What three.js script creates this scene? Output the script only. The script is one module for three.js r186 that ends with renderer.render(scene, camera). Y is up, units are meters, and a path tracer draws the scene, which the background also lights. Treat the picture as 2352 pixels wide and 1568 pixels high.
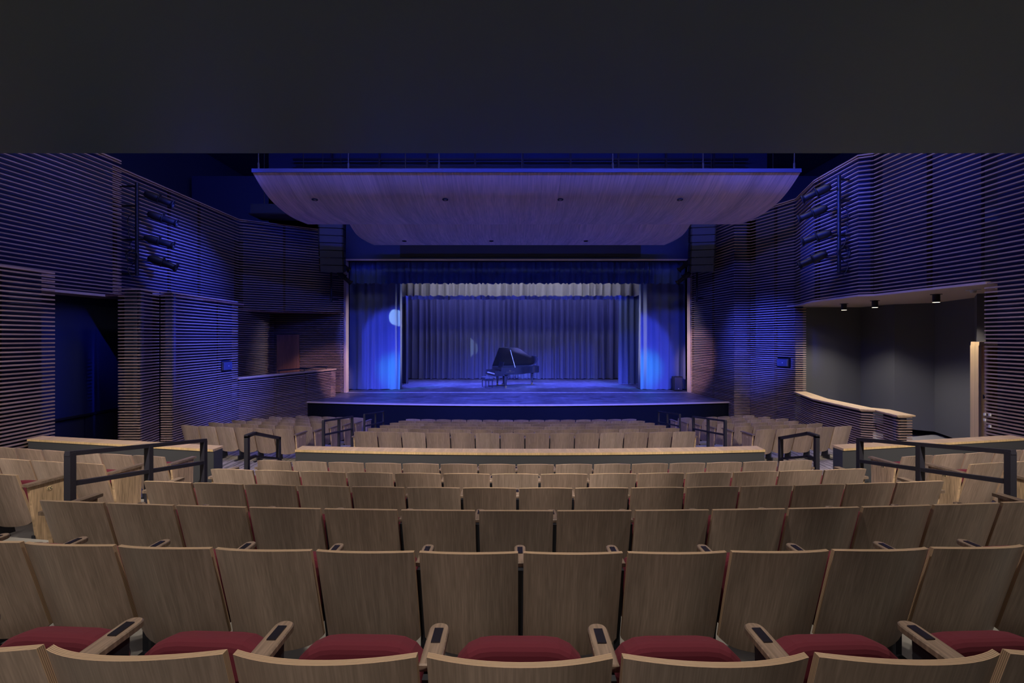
import * as THREE from 'three';
import { RoundedBoxGeometry } from 'three/addons/geometries/RoundedBoxGeometry.js';
import { TextGeometry } from 'three/addons/geometries/TextGeometry.js';
import { FontLoader } from 'three/addons/loaders/FontLoader.js';
import { mergeGeometries } from 'three/addons/utils/BufferGeometryUtils.js';
import { RectAreaLightUniformsLib } from 'three/addons/lights/RectAreaLightUniformsLib.js';
RectAreaLightUniformsLib.init();

// ------------------------------------------------------------------ camera, renderer, exposure
// World: y up, metres, y = 0 on the cross-aisle floor; the stage lies towards -z.
// Plan positions below are written (x, d) with d = distance in front of the camera, heights h are relative to the eye.
const EYE = 2.875, AX = 0.27;
const scene = new THREE.Scene();
scene.background = new THREE.Color(0x000000);
const camera = new THREE.PerspectiveCamera(2 * Math.atan(784 / 1045) * 180 / Math.PI, 1.5, 0.05, 120);
camera.position.set(0, EYE, 0);
camera.lookAt(0, EYE, -10);
camera.setViewOffset(2352, 1568, -4, 8, 2352, 1568);
const renderer = new THREE.WebGLRenderer({ antialias: true });
renderer.toneMapping = THREE.LinearToneMapping;
renderer.toneMappingExposure = 1.0;
renderer.shadowMap.enabled = true;

// ------------------------------------------------------------------ light levels (tuned here)
const WARM = new THREE.Color(1.0, 0.86, 0.72), WHITE = new THREE.Color(1.0, 0.90, 0.78);
const BLUE = new THREE.Color(0.07, 0.10, 1.0), DEEP = new THREE.Color(0.05, 0.085, 1.0), CYAN = new THREE.Color(0.02, 0.72, 0.9);
const L = {
  soffitDown: 20, soffitAim: 145, soffitRear: 33, vestibule: 13, stageDown: 420, battenWhite: 19, backBlue: 24, apron: 1300, foh: 120, wall: 2300, house: 5.5, leg: 280, legCyan: 300, gobo: 420, pink: 700, piano: 1500, edge: 330,
};

// ------------------------------------------------------------------ helpers
let seed = 12345;
const rnd = () => { seed = (seed * 1664525 + 1013904223) >>> 0; return seed / 4294967296; };
const used = {};
const numbered = (n) => { used[n] = (used[n] ?? -1) + 1; return used[n] ? n + '_' + String(used[n]).padStart(3, '0') : n; };
const P = (x, h, d) => new THREE.Vector3(x, h + EYE, -d);
function mesh(name, geo, mat, parent) {
  const m = new THREE.Mesh(geo, mat); m.name = name; m.castShadow = m.receiveShadow = true;
  if (parent) parent.add(m); return m;
}
function tag(o, label, category, group, kind) {
  o.userData.label = label; o.userData.category = category;
  if (group) o.userData.group = group; if (kind) o.userData.kind = kind; return o;
}
function top(name, geo, mat, label, category, group, kind) {
  const m = mesh(numbered(name), geo, mat, scene); return tag(m, label, category, group, kind);
}
function thing(name, label, category, group, kind) {
  const g = new THREE.Group(); g.name = numbered(name); scene.add(g); return tag(g, label, category, group, kind);
}
const box = (w, h, d, x = 0, y = 0, z = 0) => { const g = new THREE.BoxGeometry(w, h, d); g.translate(x, y, z); return g; };
function boxBetween(a, b, w, h) {   // a bar from a to b
  const v = new THREE.Vector3().subVectors(b, a), g = new THREE.BoxGeometry(w, h, v.length());
  const o = new THREE.Object3D(); o.position.copy(a).addScaledVector(v, 0.5); o.lookAt(b); o.updateMatrix(); g.applyMatrix4(o.matrix); return g;
}
function rod(a, b, r, seg = 10) {
  const v = new THREE.Vector3().subVectors(b, a), g = new THREE.CylinderGeometry(r, r, v.length(), seg);
  g.applyQuaternion(new THREE.Quaternion().setFromUnitVectors(new THREE.Vector3(0, 1, 0), v.clone().normalize()));
  const c = a.clone().addScaledVector(v, 0.5); g.translate(c.x, c.y, c.z); return g;
}
function prism(pts, h0, h1) {       // plan polygon (x, d) raised between two heights
  const s = new THREE.Shape(pts.map(([x, d]) => new THREE.Vector2(x, d)));
  const g = new THREE.ExtrudeGeometry(s, { depth: h1 - h0, bevelEnabled: false });
  g.rotateX(-Math.PI / 2); g.translate(0, h0 + EYE, 0); return g;
}
function merge(list) { return mergeGeometries(list.map((g) => (g.index ? g.toNonIndexed() : g))); }
const ORD = ['first', 'second', 'third', 'fourth', 'fifth', 'sixth', 'seventh', 'eighth', 'ninth', 'tenth', 'eleventh', 'twelfth', 'thirteenth', 'fourteenth', 'fifteenth'];

// ------------------------------------------------------------------ procedural textures
function hash(x, y, s) { let h = (x * 374761393 + y * 668265263 + s * 974634777) | 0; h = Math.imul(h ^ (h >>> 13), 1274126177); return ((h ^ (h >>> 16)) >>> 0) / 4294967296; }
function vnoise(x, y, s, px, py) {
  const xi = Math.floor(x), yi = Math.floor(y), fx = x - xi, fy = y - yi, u = fx * fx * (3 - 2 * fx), v = fy * fy * (3 - 2 * fy);
  const w = (a, p) => ((a % p) + p) % p;
  const a = hash(w(xi, px), w(yi, py), s), b = hash(w(xi + 1, px), w(yi, py), s), c = hash(w(xi, px), w(yi + 1, py), s), d = hash(w(xi + 1, px), w(yi + 1, py), s);
  return a + (b - a) * u + (c - a) * v + (a - b - c + d) * u * v;
}
function texture(w, h, f, srgb = true) {
  const data = new Uint8Array(w * h * 4);
  for (let y = 0; y < h; y++) for (let x = 0; x < w; x++) {
    const c = f(x / w, y / h), i = (y * w + x) * 4;
    data[i] = Math.max(0, Math.min(255, c[0])); data[i + 1] = Math.max(0, Math.min(255, c[1])); data[i + 2] = Math.max(0, Math.min(255, c[2])); data[i + 3] = 255;
  }
  const t = new THREE.DataTexture(data, w, h); t.wrapS = t.wrapT = THREE.RepeatWrapping; t.magFilter = THREE.LinearFilter; t.minFilter = THREE.LinearMipmapLinearFilter;
  t.generateMipmaps = true; if (srgb) t.colorSpace = THREE.SRGBColorSpace; t.needsUpdate = true; return t;
}
// straight-grained veneer, grain along v
const grain = (u, v, s, k) => {
  const wv = (vnoise(u * 4, v * 3, s + 9, 4, 3) - 0.5) * 0.03;
  const a = vnoise((u + wv) * 16, v * 2, s, 16, 2), b = vnoise((u + wv) * 64, v * 4, s + 1, 64, 4), c = vnoise(u * 200, v * 14, s + 2, 200, 14), e = vnoise(u * 5, v * 1, s + 3, 5, 1);
  return 1 + k * ((a - 0.5) * 0.22 + (b - 0.5) * 0.26 + (c - 0.5) * 0.36 + (e - 0.5) * 0.22);
};
const woodTex = (r, g, b, s, k = 1) => texture(512, 512, (u, v) => { const m = grain(u, v, s, k); return [r * m, g * m, b * (m * 1.05 - 0.05)]; });
const plyTex = texture(8, 64, (u, v) => { const n = Math.floor(v * 9), m = (n % 2 ? 0.72 : 1.0) * (0.95 + 0.1 * hash(n, 3, 5)); return [196 * m, 168 * m, 140 * m]; });
const clothBump = texture(128, 128, (u, v) => { const m = 128 + 90 * (hash((u * 128) | 0, (v * 128) | 0, 4) - 0.5) + 40 * Math.sin(u * 402) * Math.sin(v * 402); return [m, m, m]; }, false);
const carpetTex = texture(256, 256, (u, v) => {
  const st = vnoise(u * 48, v * 3, 31, 48, 3), fine = hash((u * 256) | 0, (v * 256) | 0, 8), m = 0.62 + 0.52 * (st > 0.5 ? 1 : 0.25) * (0.7 + 0.3 * vnoise(u * 8, v * 30, 5, 8, 30)) + 0.16 * (fine - 0.5);
  return [150 * m, 143 * m, 130 * m];
});
const stageTex = texture(512, 512, (u, v) => {
  const a = vnoise(u * 6, v * 14, 41, 6, 14), b = vnoise(u * 30, v * 80, 42, 30, 80), c = vnoise(u * 12, v * 120, 43, 12, 120);
  const scuff = c > 0.86 ? 0.35 : 0; const m = 0.72 + 0.3 * (a - 0.5) + 0.3 * (b - 0.5) + scuff; return [128 * m, 124 * m, 128 * m];
});

// ------------------------------------------------------------------ materials
const std = (o) => new THREE.MeshStandardMaterial(o);
const lin = (r, g, b) => new THREE.Color().setRGB(r, g, b);
const M = {};
M.oak = [[152, 133, 121, 11], [146, 127, 115, 23], [157, 139, 127, 37], [142, 125, 115, 53]].map(([r, g, b, s]) => new THREE.MeshPhysicalMaterial({ map: woodTex(r, g, b, s, 0.48), roughness: 0.42, clearcoat: 0.35, clearcoatRoughness: 0.33 }));
M.ply = std({ map: plyTex, roughness: 0.5 });
M.armOak = std({ map: woodTex(124, 107, 94, 71, 0.8), roughness: 0.45 });
M.endOak = std({ map: woodTex(178, 152, 122, 91, 0.7), roughness: 0.5 });
M.capOak = std({ map: woodTex(206, 177, 132, 101, 0.28), roughness: 0.45 });
M.cloud = [0, 1, 2, 3, 4].map((i) => std({ map: woodTex(226 + i * 3 % 7, 200 + (i * 5) % 6, 188, 120 + i, 0.4), roughness: 0.6 }));
M.red = new THREE.MeshPhysicalMaterial({ color: lin(0.125, 0.013, 0.028), roughness: 0.95, sheen: 0.4, sheenRoughness: 0.6, sheenColor: lin(0.5, 0.1, 0.1), bumpMap: clothBump, bumpScale: 0.0006 });
M.steel = std({ color: lin(0.022, 0.025, 0.035), roughness: 0.5, metalness: 0.2 });
M.plaque = std({ color: lin(0.06, 0.055, 0.07), roughness: 0.25, metalness: 0.7 });
M.disc = std({ color: lin(0.58, 0.46, 0.26), roughness: 0.5 });
M.ink = std({ color: lin(0.02, 0.02, 0.02), roughness: 0.7 });
M.rail = std({ color: lin(0.018, 0.018, 0.03), roughness: 0.5 });
M.slat = [[0.36, 0.25, 0.185], [0.32, 0.22, 0.16], [0.40, 0.28, 0.21]].map((c) => std({ color: lin(...c), roughness: 0.6 }));
M.navy = std({ color: lin(0.03, 0.045, 0.12), roughness: 0.9 });
M.batten = std({ color: lin(0.006, 0.007, 0.01), roughness: 0.95 });
M.shell = std({ color: lin(0.03, 0.042, 0.075), roughness: 0.95 });
M.black = std({ color: lin(0.012, 0.013, 0.017), roughness: 0.8 });
M.soffit = std({ color: lin(0.062, 0.112, 0.135), roughness: 0.42 });
M.grey = std({ color: lin(0.085, 0.087, 0.095), roughness: 0.85 });
M.parapet = std({ color: lin(0.045, 0.048, 0.056), roughness: 0.8 });
M.concrete = std({ color: lin(0.30, 0.29, 0.27), roughness: 0.9 });
M.carpet = std({ map: carpetTex, roughness: 1.0 });
M.stage = std({ map: stageTex, roughness: 0.5 });
M.stageFront = new THREE.MeshPhysicalMaterial({ color: lin(0.006, 0.007, 0.009), roughness: 1.0, specularIntensity: 0.15 });
M.trim = std({ color: lin(0.52, 0.40, 0.33), roughness: 0.5 });
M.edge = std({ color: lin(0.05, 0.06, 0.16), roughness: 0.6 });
M.doorWood = std({ map: woodTex(120, 84, 66, 151, 0.5), roughness: 0.5 });
M.legCloth = new THREE.MeshPhysicalMaterial({ color: lin(0.17, 0.22, 0.36), roughness: 1.0, side: THREE.DoubleSide, sheen: 0.3, sheenRoughness: 0.5, sheenColor: lin(0.3, 0.35, 0.5) });
M.backCloth = std({ color: lin(0.13, 0.135, 0.18), roughness: 1.0, side: THREE.DoubleSide });
M.paleCloth = std({ color: lin(0.33, 0.32, 0.33), roughness: 1.0, side: THREE.DoubleSide });
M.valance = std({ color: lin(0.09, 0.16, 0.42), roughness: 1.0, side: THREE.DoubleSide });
M.lacquer = new THREE.MeshPhysicalMaterial({ color: lin(0.02, 0.02, 0.025), roughness: 0.3, clearcoat: 1, clearcoatRoughness: 0.04 });
M.ivory = std({ color: lin(0.75, 0.73, 0.66), roughness: 0.35 });
M.brass = std({ color: lin(0.7, 0.52, 0.22), roughness: 0.3, metalness: 1 });
M.leather = std({ color: lin(0.10, 0.10, 0.115), roughness: 0.4 });
M.fixture = std({ color: lin(0.01, 0.01, 0.012), roughness: 0.5, metalness: 0.1 });
M.grille = std({ color: lin(0.045, 0.055, 0.10), roughness: 0.7 });
M.white = std({ color: lin(0.6, 0.6, 0.58), roughness: 0.5 });
const glow = (c, i) => std({ color: 0x000000, emissive: c, emissiveIntensity: i });
M.lampWarm = glow(new THREE.Color(1, 0.85, 0.62), 3.0);
M.lampBlue = glow(new THREE.Color(0.25, 0.32, 1), 1.2);

function spot(name, pos, target, color, intensity, angleDeg, penumbra, radius = 2) {
  const s = new THREE.SpotLight(color, intensity, 0, angleDeg * Math.PI / 180, penumbra, 2);
  s.name = name; s.position.copy(pos); s.target.position.copy(target); s.castShadow = true; s.shadow.radius = radius; s.shadow.mapSize.set(1024, 1024);
  scene.add(s); scene.add(s.target); s.target.name = name + '_target'; return s;
}
function area(name, pos, target, color, intensity, w, h) {
  const a = new THREE.RectAreaLight(color, intensity, w, h); a.name = name; a.position.copy(pos); a.lookAt(target); scene.add(a); return a;
}

// ================================================================== ROOM SHELL
const shellX0 = -15, shellX1 = 16, shellTop = 9, shellBack = -7, shellFar = 30;
const floorLow = -4.4;
top('wall_left', box(0.3, shellTop - floorLow, shellFar - shellBack, shellX0 - 0.15, EYE + (shellTop + floorLow) / 2, -(shellFar + shellBack) / 2), M.shell, 'dark outer side wall behind the slatted panels on the left', 'wall', null, 'structure');
top('wall_right', box(0.3, shellTop - floorLow, shellFar - shellBack, shellX1 + 0.15, EYE + (shellTop + floorLow) / 2, -(shellFar + shellBack) / 2), M.shell, 'dark outer side wall behind the slatted panels on the right', 'wall', null, 'structure');
top('wall_rear', box(shellX1 - shellX0, shellTop - floorLow, 0.3, (shellX0 + shellX1) / 2, EYE + (shellTop + floorLow) / 2, -shellBack + 0.15), M.soffit, 'grey rear wall of the hall behind the seats', 'wall', null, 'structure');
top('wall_upstage', box(shellX1 - shellX0, shellTop - floorLow, 0.3, (shellX0 + shellX1) / 2, EYE + (shellTop + floorLow) / 2, -shellFar - 0.15), M.black, 'black upstage wall behind the back curtain', 'wall', null, 'structure');
top('ceiling', box(shellX1 - shellX0, 0.3, shellFar - shellBack, (shellX0 + shellX1) / 2, EYE + shellTop + 0.15, -(shellFar + shellBack) / 2), M.shell, 'dark high ceiling above the hanging wood reflectors', 'ceiling', null, 'structure');
// balcony soffit over the rear seats
top('ceiling', box(shellX1 - shellX0, 0.7, 5.42 - shellBack, (shellX0 + shellX1) / 2, EYE + 2.2 + 0.35, -(5.42 + shellBack) / 2), M.soffit, 'wide smooth dark soffit overhead filling the top of the view', 'ceiling', null, 'structure');

// ------------------------------------------------------------------ tiered floors (curved treads)
const bow = (x) => (x - AX) * (x - AX) / 72;             // rows bend round the stage
function tread(name, d0, d1, x0, x1, h, mat, label, bow0 = true, bow1 = true) {
  const a = [], b = [], n = 24;
  for (let i = 0; i <= n; i++) { const x = x0 + (x1 - x0) * i / n; a.push([x, d0 + (bow0 ? bow(x) : 0)]); b.push([x, d1 + (bow1 ? bow(x) : 0)]); }
  return top(name, prism([...a, ...b.reverse()], floorLow, h), mat, label, 'floor', null, 'structure');
}
const ROWH = 0.80;
const upD = (k) => 1.277 + 0.986 * (k - 1), upH = (k) => -(0.904 + 0.164 * (k - 1));     // seat-back tops, upper tier
const loD = (j) => 9.9 + 0.98 * j, loH = (j) => -(2.075 + 0.119 * j);
tread('floor', shellBack, upD(1), shellX0, shellX1, upH(1) - ROWH + 0.164, M.concrete, 'rearmost pale concrete tread beneath the camera', false, true);
for (let k = 1; k <= 6; k++) tread('floor', upD(k), k < 6 ? upD(k + 1) : 7.12, shellX0, shellX1, upH(k) - ROWH, M.concrete, 'pale concrete tread under the ' + ORD[k - 1] + ' seat row from the camera', true, true);
tread('floor', 7.12, loD(1), shellX0, shellX1, loH(0) - ROWH, M.carpet, 'flat carpeted cross aisle between the upper and lower seats', true, true);
for (let j = 1; j <= 5; j++) tread('floor', loD(j), j < 5 ? loD(j + 1) : 18.5, shellX0, shellX1, loH(j) - ROWH, M.concrete, 'pale concrete tread under the ' + ORD[j] + ' seat row of the lower block', true, j < 5);
// carpet strips in the aisles
function aisleCarpet(x0, x1, k, isUp, where) {
  const D = isUp ? upD : loD, H = isUp ? upH : loH, x = (x0 + x1) / 2, d0 = D(k) + bow(x) + 0.05, d1 = Math.min(isUp ? (k < 6 ? D(k + 1) : 6.95) : (k < 5 ? D(k + 1) : 16.4)) + bow(x) - 0.02;
  const g = box(x1 - x0, 0.012, d1 - d0, x, EYE + H(k) - ROWH + 0.006, -(d0 + d1) / 2), uv = g.attributes.uv;
  for (let i = 0; i < uv.count; i++) uv.setXY(i, uv.getX(i) * (x1 - x0), uv.getY(i) * (d1 - d0));
  top('aisle_carpet', g, M.carpet, 'striped beige carpet on the ' + where + ' aisle step beside the ' + ORD[isUp ? k - 1 : k] + (isUp ? ' upper' : ' lower') + ' row', 'carpet', null, 'structure');
}
for (let k = 1; k <= 6; k++) { aisleCarpet(-4.86, -3.8, k, true, 'left'); aisleCarpet(4.42, 5.4, k, true, 'right'); }
for (let j = 1; j <= 5; j++) { aisleCarpet(-4.8, -3.75, j, false, 'left'); aisleCarpet(4.25, 5.3, j, false, 'right'); }
// two half steps from the upper aisles to the cross aisle
for (const [x, w] of [[-4.33, 'left'], [4.9, 'right']]) top('floor', box(1.2, 0.175, 0.4, x, 0.0875, -(7.12 + bow(x) + 0.19)), M.carpet, 'carpeted half step from the ' + w + ' aisle down to the cross aisle', 'step', null, 'structure');

// ------------------------------------------------------------------ slatted walls
const levels = [];
for (let h = 6.2; h > -3.6;) { levels.push(h); h -= 0.09 + 0.008 * (h - 1.2); }
function slatWall(side, label, [x0, d0], [x1, d1], hBot, hTop, o = {}) {
  const g = thing('wall_' + side, label, 'wall', null, 'structure');
  const a = new THREE.Vector3(x0, 0, -d0), b = new THREE.Vector3(x1, 0, -d1), len = a.distanceTo(b), dir = b.clone().sub(a).normalize();
  const inner = o.toward ?? [AX, 12];
  let n = new THREE.Vector3(-dir.z, 0, dir.x); const mid = a.clone().add(b).multiplyScalar(0.5);
  if (n.dot(new THREE.Vector3(inner[0] - mid.x, 0, -inner[1] - mid.z)) < 0) n.negate();
  const ang = Math.atan2(-dir.z, dir.x);
  g.position.copy(mid); g.rotation.y = ang;
  const sgn = n.dot(new THREE.Vector3(Math.sin(ang), 0, Math.cos(ang))) > 0 ? 1 : -1;   // room side along local z
  mesh('backing', box(len - 2 * Math.min(0.15, len * 0.12), hTop - hBot - 0.03, 0.08, 0, EYE + (hTop + hBot - 0.03) / 2, -sgn * 0.15), o.backing ?? M.navy, g);
  const geo = new THREE.BoxGeometry(len - 0.004, 0.026, 0.055);
  mesh('top_slat', box(len - 0.004, 0.034, 0.19, 0, EYE + hTop - 0.017, -sgn * 0.095), M.slat[2], g);
  for (const h of levels) if (h < hTop - 0.06 && h > hBot + 0.02) {
    const skip = (o.gaps ?? []).find(([s0, s1, g0, g1]) => h > g0 && h < g1);
    if (skip) {
      for (const [s0, s1] of [[-len / 2, skip[0]], [skip[1], len / 2]]) if (s1 - s0 > 0.05) { const m = mesh('slat', new THREE.BoxGeometry(s1 - s0, 0.026, 0.055), M.slat[(rnd() * 3) | 0], g); m.position.set((s0 + s1) / 2, h + EYE, -sgn * 0.028); }
      continue;
    }
    const m = mesh('slat', geo, M.slat[(rnd() * 3) | 0], g); m.position.set(0, h + EYE, -sgn * 0.028);
  }
  for (const s of o.battens ?? []) mesh('batten', box(0.09, hTop - hBot, 0.05, s, EYE + (hTop + hBot) / 2, -sgn * 0.083), M.batten, g);
  if (o.cap) mesh('cap', box(len + 0.02, 0.035, o.cap, 0, EYE + hTop + 0.0175, -sgn * (o.cap / 2 - 0.04)), M.capOak, g);
  return g;
}
const WT = 4.79, FL = -2.86, OVER = 1.13;
// left side
slatWall('left', 'near slatted wood wall at the left edge beside the upper seats', [-8.9, 8.83], [-8.9, -3], FL, 1.27, { battens: [-5.0, -3.2] });
slatWall('left', 'large upper slatted wall above the dark recess at upper left', [-10.6, 12.3], [-10.98, 6.2], OVER, WT, { battens: [1.2, 0.2] });
slatWall('left', 'upper left slatted wall behind the rack of stage lights', [-11.05, 18.3], [-11.05, 12.3], 1.1, WT, { battens: [0.6, 2.6, -0.8] });
slatWall('left', 'angled upper slatted wall between the side wall and the stage on the left', [-7.67, 20.62], [-11.05, 18.3], OVER, WT, { battens: [0.4] });
slatWall('left', 'narrow slatted fin facing the audience at the left recess', [-9.53, 10.95], [-8.99, 10.95], FL, 1.19, { toward: [-9.2, 0] });
slatWall('left', 'short slatted return between the two left fins', [-8.99, 10.95], [-9.15, 11.75], FL, 1.19);
slatWall('left', 'second narrow slatted fin facing the audience on the left', [-9.15, 11.78], [-8.85, 11.78], FL, 1.19, { toward: [-9.0, 0] });
slatWall('left', 'lower left slatted wall with a small built-in speaker', [-8.85, 11.78], [-8.97, 14.8], -3.6, 1.19, { battens: [0.6], gaps: [[0.60, 1.14, -1.06, -0.68]] });
slatWall('left', 'slatted parapet of the side box left of the stage', [-7.54, 19.26], [-8.97, 14.8], -3.55, -1.33, { cap: 0.3, battens: [0.75, -0.75] });
slatWall('left', 'slatted side wall inside the box left of the stage', [-10.75, 20.4], [-10.75, 15.0], -2.47, OVER - 0.02, {});
slatWall('left', 'slatted wall around the wooden door left of the stage', [-7.66, 20.4], [-10.75, 20.4], -2.47, OVER - 0.02, { toward: [-9, 0], gaps: [[-1.5 + 0.44, -1.5 + 0.44, 9, 10]] });
// right side
slatWall('right', 'slatted reveal beside the right edge of the stage', [8.0, 20.65], [8.4, 17.35], -3.5, WT, { battens: [0.1] });
slatWall('right', 'narrow slatted pier facing the audience right of the stage', [8.4, 17.35], [9.02, 17.35], -3.5, WT, { toward: [8.6, 0] });
slatWall('right', 'tall slatted wall right of the stage with a small built-in speaker', [9.02, 17.35], [9.66, 15.6], -3.5, WT, { battens: [0.1], gaps: [[0.20, 0.76, -1.06, -0.66]] });
slatWall('right', 'upper slatted facet turning inwards above the right entrance', [9.66, 15.6], [9.1, 13.8], OVER, WT, { battens: [0.85] });
slatWall('right', 'upper slatted wall behind the rack of stage lights on the right', [9.1, 13.8], [9.0, 11.9], OVER, WT, { battens: [-0.86] });
slatWall('right', 'narrow upper slatted pier facing the audience on the right', [9.0, 11.9], [9.3, 11.76], OVER, WT, { toward: [8.9, 0] });
slatWall('right', 'large upper slatted wall above the right entrance', [9.3, 11.76], [9.46, 9.15], OVER, WT, { battens: [0.1] });
slatWall('right', 'near full-height slatted wall at the right edge', [9.46, 9.15], [9.46, -3], FL, WT, { battens: [-5.3, -4.4] });
slatWall('right', 'narrow slatted column at the far side of the right entrance', [9.66, 15.6], [10.03, 15.6], -1.87, OVER, { toward: [9.8, 0] });
slatWall('right', 'slatted parapet facet next to the far column', [9.66, 15.6], [9.1, 13.8], -3.4, -1.87, { battens: [0.85] });
slatWall('right', 'long slatted parapet below the right entrance', [9.1, 13.8], [9.0, 11.8], -3.3, -1.87, { battens: [-0.86] });
slatWall('right', 'narrow slatted parapet end facing the audience', [9.0, 11.8], [9.28, 11.66], FL, -1.87, { toward: [8.9, 0] });
slatWall('right', 'short near slatted parapet at the right entrance', [9.28, 11.66], [9.16, 10.84], FL, -1.87);
slatWall('right', 'slatted end face of the right entrance parapet', [9.16, 10.84], [9.5, 10.84], FL, -1.87, { toward: [9.3, 0] });
// oak cap following the right parapet
top('trim', prism([[9.6, 15.6], [9.05, 13.8], [8.95, 11.78], [9.22, 11.62], [9.1, 10.8], [9.54, 10.8], [9.66, 11.7], [9.42, 12.0], [9.5, 13.75], [10.03, 15.6]], -1.87, -1.835), M.capOak, 'wide oak cap following the parapet of the right entrance', 'trim', null, 'structure');
// soffits of the two side openings
top('ceiling', prism([[9.62, 15.62], [9.06, 13.8], [8.96, 11.86], [9.27, 11.7], [9.44, 9.1], [14.5, 9.1], [14.5, 17.2], [9.62, 17.2]], OVER - 0.05, OVER), M.trim, 'pale wood-edged soffit of the right entrance with downlights', 'soffit', null, 'structure');
top('ceiling', prism([[-10.56, 12.35], [-10.95, 6.2], [-13, 6.2], [-13, 12.35]], OVER - 0.06, OVER), M.trim, 'wood-edged soffit above the dark left recess', 'soffit', null, 'structure');
top('ceiling', prism([[-7.66, 20.45], [-7.66, 20.55], [-11.05, 18.2], [-11.2, 15], [-8.9, 15], [-8.9, 11.8], [-12, 11.8], [-12, 20.45]], OVER - 0.05, OVER), M.doorWood, 'wooden soffit over the side box left of the stage', 'soffit', null, 'structure');

// left recess: navy wall with dark dado panels
{
  const w = thing('wall_left', 'dark navy wall inside the left recess with dado panels', 'wall', null, 'structure');
  mesh('paint', box(0.15, 4.1, 6.6, -11.38, EYE - 0.85, -10.6), M.navy, w);
  mesh('rail_cap', box(0.09, 0.05, 6.4, -11.27, EYE - 2.02, -10.6), M.black, w);
  for (let i = 0; i < 7; i++) mesh('panel', box(0.03, 0.78, 0.86, -11.29, EYE - 2.46, -(7.9 + i * 0.9)), M.parapet, w);
}
top('wall_left', box(2.4, 4.1, 0.15, -10.25 - 0.05, EYE - 0.85, -13.6), M.navy, 'dark navy end wall of the left recess', 'wall', null, 'structure');
// right entrance: grey faceted wall
const vest = [[9.7, 16.0], [12.2, 16.0], [12.22, 14.6], [12.95, 14.0], [12.35, 12.2], [11.3, 11.1]];
['far grey end wall of the right entrance under the farthest downlight', 'dark grey side facet of the right entrance wall', 'pale grey facet in the middle of the right entrance wall', 'navy shaded facet of the right entrance wall near the door frame', 'short wall beside the wooden door frame'].forEach((lab, i) => {
  const [x0, d0] = vest[i], [x1, d1] = vest[i + 1], dx = x1 - x0, dd = d1 - d0, l = Math.hypot(dx, dd), nx = -dd / l * -0.15, nd = dx / l * -0.15;
  const s = (nx * (10.5 - x0) + nd * (13.5 - d0)) > 0 ? -1 : 1;
  top('wall_right', prism(orient([[x0, d0], [x1, d1], [x1 + s * nx, d1 + s * nd], [x0 + s * nx, d0 + s * nd]]), FL - 0.02, OVER), M.grey, lab, 'wall', null, 'structure');
});
function orient(p) { let a = 0; for (let i = 0; i < p.length; i++) { const [x0, y0] = p[i], [x1, y1] = p[(i + 1) % p.length]; a += x0 * y1 - x1 * y0; } return a < 0 ? p.slice().reverse() : p; }
top('wall_right', box(2.2, 4.1, 0.15, 12.3 + 0.3, EYE - 0.85, -10.6), M.grey, 'grey wall behind the wooden door frame', 'wall', null, 'structure');
{
  const d = thing('door_1', 'pale wooden door frame in the right entrance', 'door', null, 'structure');
  mesh('jamb', box(0.07, 2.72, 0.2, 11.12, EYE - 0.18 - 1.36 - 0.0, -10.95), M.capOak, d);
  mesh('jamb', box(0.04, 2.72, 0.3, 11.27, EYE - 0.18 - 1.36, -10.98), M.endOak, d);
  mesh('header', box(1.2, 0.09, 0.2, 11.7, EYE - 0.135, -10.95), M.capOak, d);
  mesh('leaf', box(0.95, 2.68, 0.05, 11.8, EYE - 0.18 - 1.36, -11.0), M.doorWood, d);
  mesh('hinge', box(0.02, 0.1, 0.03, 11.2, EYE - 1.4, -10.84), M.steel, d);
}
{
  const h = thing('door_hardware', 'small chrome latch pieces on the slatted wall near the door frame', 'latch');
  for (const [d, y] of [[9.12, -1.53], [9.12, -1.64], [9.02, -1.52], [9.02, -1.75]]) mesh('latch_piece', box(0.03, 0.05, 0.03, 9.44, EYE + y, -d), M.white, h);
}
// ------------------------------------------------------------------ dark parapet walls with oak caps at the cross aisle
function capWall(label, pts) {   // pts along the near edge
  const w = thing('parapet_wall', label, 'wall', null, 'structure');
  const near = pts, far = pts.map(([x, d]) => [x, d + 0.27]).reverse();
  mesh('body', prism(orient([...near.map(([x, d]) => [x, d + 0.02]), ...far.map(([x, d]) => [x, d - 0.02])]), -2.875, -1.875), M.parapet, w);
  mesh('cap', prism(orient([...near, ...far]), -1.875, -1.837), M.capOak, w);
}
const arc = (x0, x1, d, n) => Array.from({ length: n + 1 }, (_, i) => { const x = x0 + (x1 - x0) * i / n; return [x, d + bow(x)]; });
capWall('long dark parapet with oak cap in front of the centre seats', arc(-3.6, 4.14, 7.28, 14));
capWall('dark parapet with oak cap below the left recess', [[-8.86, 8.28], [-4.96, 7.5]]);
capWall('dark parapet with oak cap below the right entrance', [[5.48, 7.56], [9.4, 8.34]]);

// ------------------------------------------------------------------ proscenium and stage house
const PX0 = -7.62, PX1 = 8.0, PD = 20.65, PH = 3.5, ST = -2.47;
top('wall_front', box(PX1 - PX0 + 7, shellTop - PH, 0.3, (PX0 + PX1) / 2, EYE + (shellTop + PH) / 2, -(PD + 0.15)), M.navy, 'dark blue header wall above the stage opening', 'wall', null, 'structure');
top('trim_1', box(10.9, 0.62, 0.05, 0.3, EYE + 3.98, -(PD - 0.03)), M.black, 'long dark grille slot in the header above the stage', 'grille', null, 'structure');
top('wall_front', box(7, 11.5, 0.3, PX0 - 3.5, EYE + 1.6, -(PD + 0.15)), M.navy, 'dark wall left of the stage opening', 'wall', null, 'structure');
top('wall_front', box(7, 11.5, 0.3, PX1 + 3.5, EYE + 1.6, -(PD + 0.15)), M.navy, 'dark wall right of the stage opening', 'wall', null, 'structure');
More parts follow.
